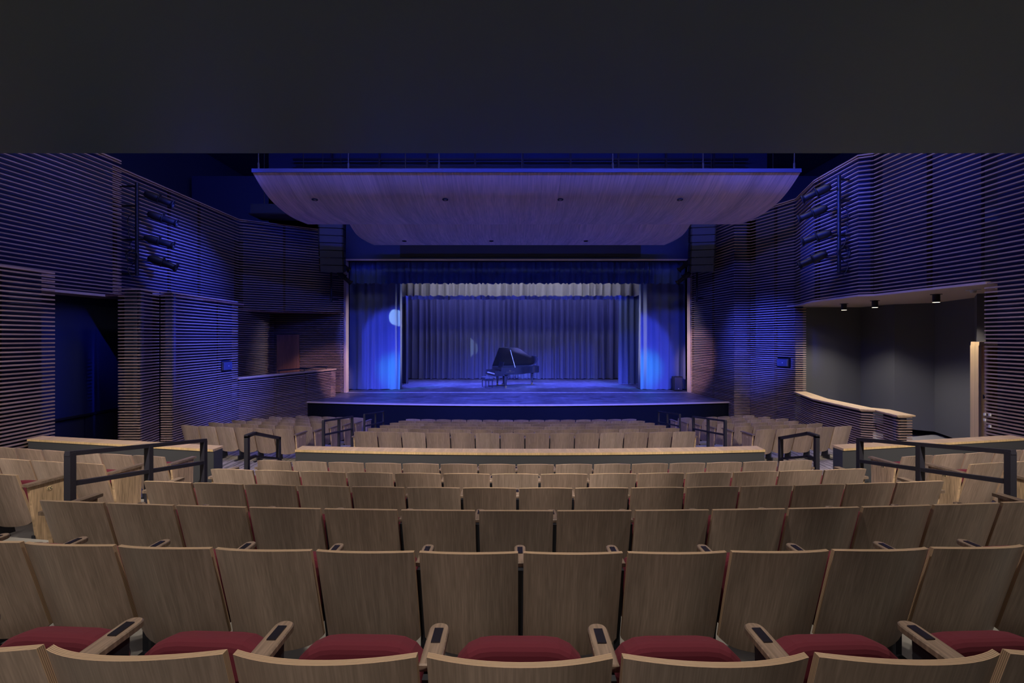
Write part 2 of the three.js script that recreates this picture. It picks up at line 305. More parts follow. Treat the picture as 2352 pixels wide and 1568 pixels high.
top('trim_2', box(PX1 - PX0 + 0.16, 0.07, 0.36, (PX0 + PX1) / 2, EYE + PH + 0.035, -(PD + 0.1)), M.trim, 'thin pale trim along the top of the stage opening', 'trim', null, 'structure');
top('trim_3', box(0.09, PH - ST, 0.36, PX0 - 0.02, EYE + (PH + ST) / 2, -(PD + 0.1)), M.trim, 'thin pale upright trim at the left of the stage opening', 'trim', null, 'structure');
top('trim_4', box(0.09, PH - ST, 0.36, PX1 + 0.02, EYE + (PH + ST) / 2, -(PD + 0.1)), M.trim, 'thin pale upright trim at the right of the stage opening', 'trim', null, 'structure');
{
  const front = [], n = 30;
  for (let i = 0; i <= n; i++) { const x = -8.3 + 17.0 * i / n; front.push([x, 16.87 + (x - 0.25) * (x - 0.25) * 0.0122]); }
  const g = prism([...front, [8.7, 18.0], [12, 18], [12, 29.5], [-12, 29.5], [-12, 18]], ST - 0.05, ST);
  const p = g.attributes.position, uv = g.attributes.uv; for (let i = 0; i < p.count; i++) uv.setXY(i, p.getX(i) / 4, p.getZ(i) / 4);
  const s = thing('stage_platform', 'blue-lit stage platform with a gently curved front edge', 'stage', null, 'structure');
  mesh('deck', g, M.stage, s);
  mesh('apron_face', prism([...front.map(([x, d]) => [x, d + 0.03]), [8.7, 18.2], [-8.3, 18.2]], -3.47, ST - 0.05), M.stageFront, s);
  mesh('nosing', prism(orient([...front.map(([x, d]) => [x, d - 0.02]), ...front.slice().reverse().map(([x, d]) => [x, d + 0.05])]), ST - 0.05, ST + 0.006), M.trim, s);
  mesh('floor_strip', box(PX1 - PX0, 0.006, 0.05, (PX0 + PX1) / 2, EYE + ST + 0.003, -PD), M.ivory, s);
}
top('door_2', box(1.0, 2.62, 0.06, -10.08, EYE + ST + 1.31, -20.33), M.doorWood, 'dark wooden door behind the side box parapet', 'door', null, 'structure');

// ================================================================== HANGING WOOD REFLECTORS
function cloud(label, prof, x0, x1, cuts, mats, hangD, lampD, lampX) {
  const c = thing('acoustic_reflector', label, 'reflector');
  const curve = new THREE.CatmullRomCurve3(prof.map(([d, h]) => new THREE.Vector3(d, h, 0))), pts = curve.getPoints(24);
  const s = new THREE.Shape([...pts.map((p) => new THREE.Vector2(p.x, p.y)), ...pts.slice().reverse().map((p) => new THREE.Vector2(p.x, p.y + 0.07))]);
  const xs = [x0, ...cuts, x1];
  for (let i = 0; i < xs.length - 1; i++) {
    const w = xs[i + 1] - xs[i] - 0.006, g = new THREE.ExtrudeGeometry(s, { depth: w, bevelEnabled: false });
    g.rotateY(Math.PI / 2);                                            // (d, h, x) -> (x, h, -d)
    g.translate(xs[i] + 0.003, EYE, 0);
    const p = g.attributes.position, uv = g.attributes.uv; for (let j = 0; j < p.count; j++) uv.setXY(j, p.getX(j) / 2.2, p.getZ(j) / 3.5);
    mesh('panel', g, mats[i % mats.length], c);
  }
  const [fd, fh] = prof[0];
  mesh('front_edge', box(x1 - x0, 0.105, 0.04, (x0 + x1) / 2, EYE + fh + 0.045, -(fd - 0.02)), M.edge, c);
  for (const x of hangD[1]) { mesh('hanger', rod(P(x, fh + 0.05, hangD[0]), P(x, shellTop, hangD[0]), 0.018, 6), M.rail, c); mesh('turnbuckle', rod(P(x, fh + 0.12, hangD[0]), P(x, fh + 0.3, hangD[0]), 0.035, 8), M.rail, c); }
  for (const x of lampX) { const [d, h] = lampD; const g = new THREE.TorusGeometry(0.075, 0.02, 6, 18); g.rotateX(Math.PI / 2); g.translate(x, EYE + h, -d); mesh('recessed_ring', g, M.black, c); }
  return c;
}
cloud('large front wood reflector with blue-lit edge hanging over the seats', [[13.0, 4.73], [13.45, 4.46], [13.95, 4.25], [14.9, 4.08], [15.7, 4.07], [16.5, 4.12]], -7.47, 8.2, [-6.6, -2.7, 1.35, 5.42], M.cloud, [13.1, [-7.35, -4.76, -2.15, 2.85, 5.45, 8.08]], [13.95, 4.24], [-6.1, -2.1, 1.43, 5.1]);
cloud('smaller rear wood reflector hanging just before the stage opening', [[16.56, 4.15], [16.95, 4.01], [17.4, 3.92], [18.4, 3.91], [19.5, 3.98]], -5.98, 6.45, [-2.2, 2.1], [M.cloud[1], M.cloud[3], M.cloud[0]], [16.8, [-4, 0.3, 4.6]], [18.3, 3.9], [-4.4, -0.9, 2.9]);
// catwalk pieces in the dark above
{
  const c = thing('catwalk', 'dark steel catwalk beams in the ceiling void above the reflector', 'catwalk');
  for (const [h, d] of [[7.45, 20.0], [7.85, 20.0], [7.65, 20.3]]) mesh('beam', box(20, 0.08, 0.1, 0.3, EYE + h, -d), M.rail, c);
  for (let i = 0; i < 9; i++) mesh('post', box(0.08, 1.6, 0.08, -8 + i * 2.1, EYE + 8.2, -20), M.rail, c);
}
for (const [x, w, lab] of [[-9.4, 2.2, 'dull blue duct panel in the void left of the wood reflector'], [9.8, 2.2, 'dull blue duct panel in the void right of the wood reflector']]) {
  const c = thing('air_duct', lab, 'duct');
  mesh('duct', box(w, 0.4, 0.9, x, EYE + 5.15, -18.6), M.shell, c); mesh('flange', box(w + 0.1, 0.05, 1.0, x, EYE + 4.95, -18.6), M.rail, c);
  for (const s of [-0.8, 0.8]) mesh('hanger', rod(P(x + s, 5.3, 18.6), P(x + s, shellTop, 18.6), 0.02, 6), M.rail, c);
}

// ================================================================== CURTAINS
function curtain(name, label, x0, x1, d, hTop, hBot, pitch, amp, mat, o = {}) {
  const pts = []; let x = x0, ph = rnd() * 6;
  const step = pitch / 8; let p = pitch, a = amp;
  while (x < x1) { pts.push([x, Math.sin(ph) * a + 0.25 * a * Math.sin(ph * 2.3 + 1)]); if (Math.floor((ph + 6.2832 / 8 * pitch / p) / 6.2832) > Math.floor(ph / 6.2832)) { p = pitch * (0.65 + 0.75 * rnd()); a = amp * (0.6 + 0.7 * rnd()); } ph += 6.2832 * step / p; x += step; }
  pts.push([x1, 0]);
  if (o.ret) { const e = o.ret > 0 ? x1 : x0, list = [0.12, 0.25, 0.4].map((r) => [e, r + 0.0]); if (o.ret > 0) pts.push(...list); else pts.unshift(...list.reverse()); }
  const rows = o.rows ?? 6, pos = [], idx = [], n = pts.length;
  for (let r = 0; r <= rows; r++) for (let i = 0; i < n; i++) {
    const t = r / rows, spread = 0.75 + 0.35 * t, wob = 0.012 * Math.sin(i * 0.7 + t * 5);
    let hem = r === rows ? (o.hem ?? 0.015) * Math.sin(i * 0.9 + Math.sin(i * 0.31) * 2) : 0;
    pos.push(pts[i][0] + wob, EYE + hTop + (hBot - hTop) * t + hem, -(d + pts[i][1] * spread));
  }
  for (let r = 0; r < rows; r++) for (let i = 0; i < n - 1; i++) { const q = r * n + i; idx.push(q, q + n, q + 1, q + 1, q + n, q + n + 1); }
  const g = new THREE.BufferGeometry(); g.setAttribute('position', new THREE.Float32BufferAttribute(pos, 3)); g.setIndex(idx); g.computeVertexNormals();
  const c = thing(name, label, 'curtain'); mesh('cloth', g, mat, c);
  mesh('pipe', rod(P(x0, hTop + 0.02, d), P(x1, hTop + 0.02, d), 0.03, 8), M.rail, c);
  for (const t of [0.1, 0.5, 0.9]) mesh('hanger', rod(P(x0 + (x1 - x0) * t, hTop, d), P(x0 + (x1 - x0) * t, shellTop, d), 0.012, 6), M.rail, c);
  return c;
}
curtain('stage_curtain', 'long dark pleated valance hanging across the top of the stage', -7.5, 7.95, 21.1, 3.9, 2.52, 0.3, 0.07, M.valance, { hem: 0.03, rows: 4 });
curtain('stage_curtain', 'blue-lit pleated side curtain at the left of the stage', -7.85, -5.44, 21.75, 4.2, -2.45, 0.46, 0.085, M.legCloth, { ret: 1 });
curtain('stage_curtain', 'blue-lit pleated side curtain at the right of the stage', 6.08, 8.2, 21.75, 4.2, -2.45, 0.46, 0.085, M.legCloth, { ret: -1 });
curtain('stage_curtain', 'narrow dark leg curtain behind the left side curtain', -7.6, -5.62, 24.3, 4.2, -2.45, 0.3, 0.08, M.backCloth);
curtain('stage_curtain', 'narrow leg curtain with a blue light patch behind the right side curtain', 5.6, 7.8, 24.3, 4.2, -2.45, 0.3, 0.05, M.legCloth);
curtain('stage_curtain', 'front pale grey border curtain under the valance', -6.6, 7.2, 24.0, 4.4, 2.22, 0.42, 0.12, M.paleCloth, { hem: 0.03, rows: 3 });
curtain('stage_curtain', 'rear pale grey border curtain below the front border', -6.8, 7.4, 25.6, 4.6, 2.16, 0.38, 0.11, M.paleCloth, { hem: 0.03, rows: 3 });
curtain('stage_curtain', 'full-width dark pleated backdrop curtain behind the piano', -8.5, 9.0, 27.3, 4.8, -2.44, 0.37, 0.11, M.backCloth);

// ================================================================== SEATS
const font = await new FontLoader().loadAsync('fonts/droid/droid_sans_bold.typeface.json');
const SW = 0.55, BULGE = 0.075, CROWN = 0.032, LEAN = 0.277;
const backPoint = (u, v, off, w = SW - 0.03, y0 = 0.225, y1 = ROWH) => {     // v: 0 bottom .. 1 top, off: towards the rear
  const yb = y0 - 0.02 * (1 - u * u) + 0.035 * Math.pow(Math.abs(u), 8), yt = y1 + CROWN * (1 - u * u) - CROWN * 0.5;
  const y = yb + (yt - yb) * v;
  return [u * w / 2, y, -(ROWH - y) * LEAN + BULGE * (0.5 - u * u) + off];
};
function gridGeo(nu, nv, f, uvf, flip) {
  const pos = [], uv = [], idx = [];
  for (let j = 0; j <= nv; j++) for (let i = 0; i <= nu; i++) { const p = f(-1 + 2 * i / nu, j / nv); pos.push(...p); uv.push(...(uvf ? uvf(p) : [i / nu, j / nv])); }
  for (let j = 0; j < nv; j++) for (let i = 0; i < nu; i++) { const a = j * (nu + 1) + i, b = a + 1, c = a + nu + 1, d = c + 1; flip ? idx.push(a, c, b, b, c, d) : idx.push(a, b, c, b, d, c); }
  const g = new THREE.BufferGeometry(); g.setAttribute('position', new THREE.Float32BufferAttribute(pos, 3)); g.setAttribute('uv', new THREE.Float32BufferAttribute(uv, 2)); g.setIndex(idx); g.computeVertexNormals(); return g;
}
const T = 0.011;
const shellGeo = mergeGeometries([gridGeo(14, 6, (u, v) => backPoint(u, v, T), (p) => [p[0] / 0.55, p[1] / 0.9]), gridGeo(14, 6, (u, v) => backPoint(u, v, -T), (p) => [p[0] / 0.55, p[1] / 0.9], true)]);
const edgeGeo = (() => {           // laminated edge all round
  const loop = [], n = 14;
  for (let i = 0; i <= n; i++) loop.push([-1 + 2 * i / n, 1]); for (let i = 1; i <= 6; i++) loop.push([1, 1 - i / 6]);
  for (let i = 1; i <= n; i++) loop.push([1 - 2 * i / n, 0]); for (let i = 1; i <= 6; i++) loop.push([-1, i / 6]);
  const pos = [], uv = [], idx = [];
  loop.forEach(([u, v], i) => { for (const k of [-1, 1]) { pos.push(...backPoint(u, v, k * T)); uv.push(i / 10, k < 0 ? 0 : 1); } });
  for (let i = 0; i < loop.length - 1; i++) { const a = i * 2; idx.push(a, a + 1, a + 2, a + 1, a + 3, a + 2); }
  const g = new THREE.BufferGeometry(); g.setAttribute('position', new THREE.Float32BufferAttribute(pos, 3)); g.setAttribute('uv', new THREE.Float32BufferAttribute(uv, 2)); g.setIndex(idx);
  const f = g.toNonIndexed(); f.computeVertexNormals(); return f;
})();
const padGeo = (() => {
  const f = (u, v) => { const e = (1 - Math.pow(Math.abs(u), 10)) * (1 - Math.pow(Math.abs(2 * v - 1), 12)); return backPoint(u, v, -T - 0.002 - 0.055 * e, SW - 0.05, 0.26, ROWH - 0.012); };
  return gridGeo(14, 10, f, null, true);
})();
function roundRect(w, h, r) {
  const s = new THREE.Shape(), x = -w / 2, y = -h / 2;
  s.moveTo(x + r, y); s.lineTo(x + w - r, y); s.quadraticCurveTo(x + w, y, x + w, y + r); s.lineTo(x + w, y + h - r); s.quadraticCurveTo(x + w, y + h, x + w - r, y + h);
  s.lineTo(x + r, y + h); s.quadraticCurveTo(x, y + h, x, y + h - r); s.lineTo(x, y + r); s.quadraticCurveTo(x, y, x + r, y); return s;
}
const cushionGeo = (() => {
  const g = new THREE.ExtrudeGeometry(roundRect(0.40, 0.34, 0.11), { depth: 0.045, bevelEnabled: true, bevelThickness: 0.035, bevelSize: 0.035, bevelSegments: 4, curveSegments: 5 });
  g.translate(0, 0, -0.0225); g.rotateX(-0.25); g.translate(0, 0.42, -0.315); return g;
})();
const panGeo = (() => { const g = new THREE.ExtrudeGeometry(roundRect(0.40, 0.33, 0.09), { depth: 0.015, bevelEnabled: false, curveSegments: 4 }); g.translate(0, 0, -0.075); g.rotateX(-0.25); g.translate(0, 0.42, -0.315); return g; })();
const armGeo = (() => {
  const s = new THREE.Shape(); s.moveTo(-0.030, 0.16); s.lineTo(-0.030, 0.33); s.quadraticCurveTo(-0.030, 0.365, 0, 0.365); s.quadraticCurveTo(0.030, 0.365, 0.030, 0.33); s.lineTo(0.030, 0.16);
  const g = new THREE.ExtrudeGeometry(s, { depth: 0.018, bevelEnabled: true, bevelThickness: 0.004, bevelSize: 0.004, bevelSegments: 1, curveSegments: 5 });
  g.rotateX(-Math.PI / 2); g.translate(0, 0.652, 0); return g;
})();
const plaqueGeo = box(0.03, 0.004, 0.075, 0, 0.676, -0.295);
const bracketGeo = (() => { const s = new THREE.Shape([[-0.31, 0.648], [-0.125, 0.648], [-0.215, 0.25], [-0.215, 0.03], [-0.38, 0.03], [-0.30, 0.45]].map(([z, y]) => new THREE.Vector2(z, y))); const g = new THREE.ExtrudeGeometry(s, { depth: 0.036, bevelEnabled: false }); g.rotateY(-Math.PI / 2); g.translate(0.018, 0, 0); return g; })();
const footGeo = merge([box(0.05, 0.02, 0.26, 0, 0.01, -0.2), box(0.035, 0.1, 0.07, 0, 0.06, -0.2)]);
const endPanelGeo = (() => {
  const s = new THREE.Shape([[-0.49, 0.645], [-0.11, 0.645], [-0.19, 0.02], [-0.47, 0.02]].map(([z, y]) => new THREE.Vector2(z, y)));
  const g = new THREE.ExtrudeGeometry(s, { depth: 0.03, bevelEnabled: true, bevelThickness: 0.003, bevelSize: 0.003, bevelSegments: 1 }); g.rotateY(-Math.PI / 2); g.translate(0.015, 0, 0);
  const p = g.attributes.position, uv = g.attributes.uv; for (let i = 0; i < p.count; i++) uv.setXY(i, p.getZ(i) / 0.6, p.getY(i) / 0.9); return g;
})();
const endCapGeo = box(0.075, 0.028, 0.44, 0, 0.662, -0.30);
const discGeo = (() => { const g = new THREE.CylinderGeometry(0.027, 0.027, 0.004, 20); g.rotateZ(Math.PI / 2); g.scale(1, 0.85, 1); return g; })();
const letterGeo = {};
const letters = (t) => letterGeo[t] ??= (() => { const g = new TextGeometry(t, { font, size: 0.026, depth: 0.002, curveSegments: 3 }); g.computeBoundingBox(); const b = g.boundingBox; g.translate(-(b.min.x + b.max.x) / 2, -(b.min.y + b.max.y) / 2, 0); return g; })();

function seat(x, d, floorH, turn, pitch, o) {
  const s = thing('theater_seat', o.label, 'seat', o.group);
  s.position.copy(P(x, floorH, d)); s.rotation.y = turn; s.scale.x = pitch / SW;
  mesh('back_shell', shellGeo, M.oak[(rnd() * 4) | 0], s); mesh('edge_band', edgeGeo, M.ply, s);
  mesh('back_pad', padGeo, M.red, s); mesh('seat_cushion', cushionGeo, M.red, s); mesh('seat_pan', panGeo, M.steel, s);
  const sides = o.last ? [-1, 1] : [-1];
  for (const side of sides) {
    const px = side * SW / 2, end = side < 0 ? o.leftEnd : o.rightEnd;
    mesh('foot', footGeo, M.steel, s).position.x = px;
    if (end) {
      const ep = mesh('end_panel', endPanelGeo, M.endOak, s); ep.position.x = px + side * 0.02;
      mesh('arm_cap', endCapGeo, M.armOak, s).position.x = px + side * 0.02;
      const dm = mesh('row_disc', discGeo, M.disc, ep); dm.position.set(side * 0.0205, 0.575, -0.29);
      if (o.letters) { const t = mesh('row_letters', letters(o.letters), M.ink, ep); t.position.set(side * 0.0222, 0.575, -0.29); t.rotation.y = side * Math.PI / 2; }
      mesh('seat_standard', bracketGeo, M.steel, s).position.x = px - side * 0.012;
    } else {
      const ar = mesh('armrest', armGeo, M.armOak, s); ar.position.x = px;
      mesh('number_plate', plaqueGeo, M.plaque, ar);
      mesh('seat_standard', bracketGeo, M.steel, s).position.x = px;
    }
  }
  return s;
}
function row(x0, x1, n, d, hTop, o) {
  const R = 36, A = (x) => Math.asin((x - AX) / R), a0 = A(x0), a1 = A(x1), dd = (a) => d + R * (1 - Math.cos(a));
  const pitch = R * (a1 - a0) / n;
  for (let i = 0; i < n; i++) {
    const a = a0 + (a1 - a0) * (i + 0.5) / n, x = AX + R * Math.sin(a);
    if (o.skip && o.skip(x, dd(a))) continue;
    const fromRight = o.countFrom === 'right', num = fromRight ? n - 1 - i : i;
    seat(x, dd(a), hTop - ROWH, a, pitch, { label: o.label(ORD[num] ?? String(num)), group: o.group, last: i === n - 1, leftEnd: i === 0 && o.leftEnd, rightEnd: i === n - 1 && o.rightEnd, letters: o.letters });
  }
}
const rowName = ['front', 'second', 'third', 'fourth', 'fifth', 'sixth'];
// upper centre block, nearest row first
const upN = [, 14, 15, 14, 15, 14, 15];
for (let k = 1; k <= 6; k++) row(-3.66, 4.26, upN[k], upD(k), upH(k), {
  group: 'upper centre seats, row ' + ORD[k - 1] + ' from camera', leftEnd: true, rightEnd: true, letters: ['', '', '', 'DD', 'CC', 'BB', 'AA'][k],
  skip: (x, d) => Math.abs(x * 1045 / (d + 0.4)) > 1290,
  label: (i) => i + ' oak-backed seat from the left in the centre row ' + (k === 1 ? 'nearest the camera' : ORD[k - 1] + ' from the camera'),
});
// upper side blocks (rows AA, BB, CC)
[[6, 'AA'], [5, 'BB'], [4, 'CC']].forEach(([k, t]) => {
  row(-5.1 - 0.555 * (k === 6 ? 6 : k === 5 ? 6 : 5), -5.1, k === 4 ? 5 : 6, upD(k), upH(k), { group: 'upper left seats, row ' + t, rightEnd: true, letters: t, countFrom: 'right', skip: (x, d) => x * 1045 / (d + 0.4) < -1290 || x < -8.5, label: (i) => i + ' oak-backed seat from the aisle in left block row ' + t });
  row(5.68, 5.68 + 0.555 * (k === 4 ? 5 : 6), k === 4 ? 5 : 6, upD(k), upH(k), { group: 'upper right seats, row ' + t, leftEnd: true, letters: t, skip: (x, d) => x * 1045 / (d + 0.4) > 1290 || x > 9.0, label: (i) => i + ' oak-backed seat from the aisle in right block row ' + t });
});
// lower blocks
const loN = [14, 15, 14, 15, 14, 15], loL = [6, 6, 6, 6, 6, 5], loR = [5, 5, 5, 6, 6, 6], loRx = [8.03, 8.0, 8.0, 8.35, 8.35, 8.35];
for (let j = 0; j < 6; j++) {
  const rn = j === 0 ? 'rearmost lower row' : j === 5 ? 'lower row nearest the stage' : 'lower row ' + ['', 'second', 'third', 'fourth', 'fifth'][j] + ' from the rear';
  row(-3.58, 4.07, loN[j], loD(j), loH(j), { group: 'lower centre seats, ' + rn, leftEnd: true, rightEnd: true, label: (i) => i + ' seat from the left in the centre ' + rn });
  row(-5.02 - 0.495 * loL[j] * (j === 5 ? 1.02 : 1), -5.02, loL[j], loD(j), loH(j), { group: 'lower left seats, ' + rn, rightEnd: true, countFrom: 'right', label: (i) => i + ' seat from the aisle in the left ' + rn });
  row(5.5, loRx[j], loR[j], loD(j), loH(j), { group: 'lower right seats, ' + rn, leftEnd: true, label: (i) => i + ' seat from the aisle in the right ' + rn });
}

// ================================================================== HANDRAILS
function handrail(label, x, d0, h0, f0, d1, h1, f1, mid, drop, t = 0.055) {
  const g = thing('handrail', label, 'handrail');
  const bar = (n, a, b) => mesh(n, boxBetween(a, b, t * 0.86, t * 0.72), M.rail, g);
  const post = (d, hTop, f) => mesh('post', box(t, hTop - f, t, x, EYE + (hTop + f) / 2, -d), M.rail, g);
  post(d0, h0, f0); post(d1, h1, f1);
  if (mid) { const dm = (d0 + d1) / 2 + mid[0], hm = h0 + (h1 - h0) * (dm - d0) / (d1 - d0); post(dm, hm, mid[1]); }
  bar('top_rail', P(x, h0, d0 - t / 2), P(x, h1, d1 + t / 2)); bar('lower_rail', P(x, h0 - drop, d0), P(x, h1 - drop, d1));
  return g;
}
const uF = (d) => { let k = 1; while (k < 6 && d > upD(k + 1) + 0.25) k++; return upH(k) - ROWH; };
const lF = (d) => { let j = 0; while (j < 5 && d > loD(j + 1) + 0.3) j++; return loH(j) - ROWH; };
handrail('large dark handrail in the upper left aisle', -4.3, 4.41, -1.114, uF(4.41), 6.31, -1.425, uF(6.31), [0.0, uF(5.37)], 0.3, 0.062);
handrail('large dark handrail in the upper right aisle', 4.9, 4.49, -1.12, uF(4.49), 6.44, -1.44, uF(6.44), [0.02, uF(5.45)], 0.3, 0.062);
handrail('dark handrail in the lower left aisle nearer the cross aisle', -4.3, 10.28, -1.87, lF(10.28), 12.1, -2.096, lF(12.1), [0.0, lF(11.2)], 0.32);
handrail('dark handrail in the lower right aisle nearer the cross aisle', 4.78, 10.28, -1.87, lF(10.28), 12.1, -2.096, lF(12.1), [0.0, lF(11.2)], 0.32);
handrail('blue-lit handrail in the left aisle close to the stage', -4.3, 13.1, -2.2, lF(13.1), 15.0, -2.43, lF(15.0), [0.1, lF(14.1)], 0.34, 0.05);
handrail('blue-lit handrail in the right aisle close to the stage', 4.78, 13.1, -2.2, lF(13.1), 15.0, -2.43, lF(15.0), [0.1, lF(14.1)], 0.34, 0.05);
for (const [x, lab] of [[-3.84, 'short bent handrail at the left steps beside the centre parapet'], [4.36, 'short bent handrail at the right steps beside the centre parapet']]) {
  const g = thing('handrail', lab, 'handrail'), t = 0.055, d0 = 6.55, d1 = 7.15, f = -2.524;
  mesh('post', box(t, -1.41 - f, t, x, EYE + (f - 1.41) / 2, -d0), M.rail, g); mesh('post', box(t, -1.62 + 2.875, t, x, EYE - 2.2475, -d1 - 0.28), M.rail, g);
  mesh('top_rail', boxBetween(P(x, -1.41, d0 - t / 2), P(x, -1.41, d0 + 0.2), t, t * 0.8), M.rail, g);
  mesh('top_rail', boxBetween(P(x, -1.41, d0 + 0.18), P(x, -1.64, d1 + 0.3), t, t * 0.8), M.rail, g);
  mesh('lower_rail', boxBetween(P(x, -1.75, d0), P(x, -1.75, d0 + 0.2), t * 0.8, t * 0.6), M.rail, g);
  mesh('lower_rail', boxBetween(P(x, -1.75, d0 + 0.18), P(x, -1.97, d1 + 0.28), t * 0.8, t * 0.6), M.rail, g);
}
// low pipe rail on the side box parapet
{
  const g = thing('box_rail', 'thin dark rail on top of the side box parapet left of the stage', 'handrail');
  mesh('rail', rod(P(-7.75, -1.18, 18.9), P(-8.55, -1.18, 16.5), 0.025), M.rail, g);
  for (const t of [0.02, 0.5, 0.98]) { const x = -7.75 - 0.8 * t, d = 18.9 - 2.4 * t; mesh('post', rod(P(x, -1.3, d), P(x, -1.18, d), 0.015), M.rail, g); }
}

// ================================================================== PIANO AND BENCH
{
  const p = thing('grand_piano', 'glossy black concert grand piano with open lid on stage', 'piano');
  p.position.copy(P(-0.63, ST, 23.17)); p.rotation.y = 19.8 * Math.PI / 180;
  // local: x from keyboard (-0.55) to tail (2.17), z from bass side (-0.76) to treble side (+0.76)
  const out = (s) => { const h = new THREE.Shape(); h.moveTo(-0.25, -0.76 * s); h.lineTo(1.75, -0.76 * s); h.bezierCurveTo(2.1, -0.76 * s, 2.2, -0.6, 2.2, -0.38); h.bezierCurveTo(2.2, -0.12, 2.05, 0.0, 1.75, 0.06); h.bezierCurveTo(1.2, 0.16, 1.05, 0.76 * s, 0.55, 0.76 * s); h.lineTo(-0.25, 0.76 * s); return h; };
  const flat = (sh, y0, y1, b = 0.008) => { const g = new THREE.ExtrudeGeometry(sh, { depth: y1 - y0 - 2 * b, bevelEnabled: b > 0, bevelThickness: b, bevelSize: b, bevelSegments: 2, curveSegments: 16 }); g.rotateX(Math.PI / 2); g.translate(0, y1 - b, 0); return g; };
  const rim = out(1), hole = out(0.94); rim.holes.push(new THREE.Path(hole.getPoints(16).map((q) => new THREE.Vector2(0.06 + (q.x - 0.06) * 0.95, q.y * 0.94)).reverse()));
  mesh('rim', flat(rim, 0.66, 1.0), M.lacquer, p);
  mesh('soundboard', flat(out(0.95), 0.72, 0.76, 0), M.brass, p);
  mesh('case_bottom', flat(out(0.98), 0.655, 0.675, 0), M.lacquer, p);
  const kb = mesh('keybed', merge([box(0.42, 0.09, 1.5, -0.4, 0.635, 0), box(0.40, 0.2, 0.05, -0.38, 0.74, -0.735), box(0.40, 0.2, 0.05, -0.38, 0.74, 0.735), box(0.05, 0.3, 1.5, -0.23, 0.82, 0)]), M.lacquer, p);
  mesh('white_keys', box(0.15, 0.03, 1.24, -0.5, 0.70, 0), M.ivory, kb);
  const bk = []; for (let i = 0; i < 36; i++) bk.push(box(0.09, 0.022, 0.014, -0.46, 0.722, -0.58 + i * 0.0335)); mesh('black_keys', merge(bk), M.lacquer, kb);
  mesh('fallboard', box(0.02, 0.15, 1.28, -0.33, 0.79, 0), M.lacquer, kb);
  { const md = mesh('music_desk', new RoundedBoxGeometry(0.02, 0.26, 0.74, 2, 0.008), M.lacquer, p); md.position.set(0.02, 1.13, -0.1); md.rotation.z = -0.28; }
  // lid hinged on the bass side
  const lid = new THREE.Group(); lid.name = 'lid'; lid.position.set(0, 1.005, -0.76); lid.rotation.x = -0.70; p.add(lid);
  const ls = out(1), lg = flat(ls, 0, 0.022, 0.004); lg.translate(0, 0, 0.76);
  mesh('lid_panel', lg, M.lacquer, lid);
  mesh('lid_flap', box(0.32, 0.02, 1.5, -0.09, 0.034, 0.76), M.lacquer, lid);
  mesh('lid_prop', rod(new THREE.Vector3(0.50, 1.0, 0.68), new THREE.Vector3(0.40, 1.005 + Math.sin(0.7) * 1.32, -0.76 + Math.cos(0.7) * 1.32), 0.012), M.ivory, p);
  const legAt = (x, z) => {
    const l = new THREE.Group(); l.name = 'leg'; l.position.set(x, 0, z); p.add(l);
    const g = new THREE.CylinderGeometry(0.085, 0.05, 0.5, 4); g.rotateY(Math.PI / 4); g.translate(0, 0.36, 0); mesh('leg_post', g, M.lacquer, l);
    const c = new THREE.CylinderGeometry(0.17, 0.08, 0.08, 4); c.rotateY(Math.PI / 4); c.translate(0, 0.62, 0); mesh('leg_bracket', c, M.lacquer, l);
    const w = new THREE.CylinderGeometry(0.05, 0.05, 0.04, 14); w.rotateX(Math.PI / 2); w.translate(0, 0.05, 0); mesh('caster', w, M.brass, l);
    mesh('caster_fork', box(0.07, 0.06, 0.07, 0, 0.1, 0), M.brass, l);
  };
  legAt(0.0, 0.68); legAt(0.0, -0.68); legAt(1.85, -0.42);
  mesh('pedal_lyre', merge([box(0.05, 0.55, 0.03, 0.12, 0.39, -0.07), box(0.05, 0.55, 0.03, 0.12, 0.39, 0.07), box(0.12, 0.07, 0.3, 0.12, 0.12, 0), rod(new THREE.Vector3(0.14, 0.1, 0), new THREE.Vector3(0.45, 0.64, 0), 0.012)]), M.lacquer, p);
  for (const z of [-0.07, 0, 0.07]) mesh('pedal', box(0.16, 0.015, 0.035, 0.0, 0.09, z), M.brass, p);
  { const g = new THREE.TorusGeometry(0.035, 0.007, 6, 14, 4.4); g.rotateZ(2.5); g.translate(0.2, 0.86, 0.772); mesh('emblem', g, M.brass, p); mesh('name_line', box(0.44, 0.012, 0.003, 0.22, 0.785, 0.7725), M.brass, p); }
  const b = thing('piano_bench', 'square tufted piano bench beside the keyboard', 'bench');
  b.position.copy(P(-1.33, ST, 22.85)); b.rotation.y = 20 * Math.PI / 180;
  mesh('seat_frame', new RoundedBoxGeometry(0.42, 0.1, 0.72, 2, 0.01).translate(0, 0.40, 0), M.lacquer, b);
  for (const x of [-0.105, 0.105]) for (const z of [-0.24, 0, 0.24]) mesh('cushion_tuft', new RoundedBoxGeometry(0.21, 0.09, 0.245, 3, 0.035).translate(x, 0.485, z), M.leather, b);
  for (const x of [-0.17, 0.17]) for (const z of [-0.31, 0.31]) { const g = new THREE.CylinderGeometry(0.028, 0.018, 0.36, 8); g.translate(x, 0.18, z); mesh('leg', g, M.lacquer, b); }
}
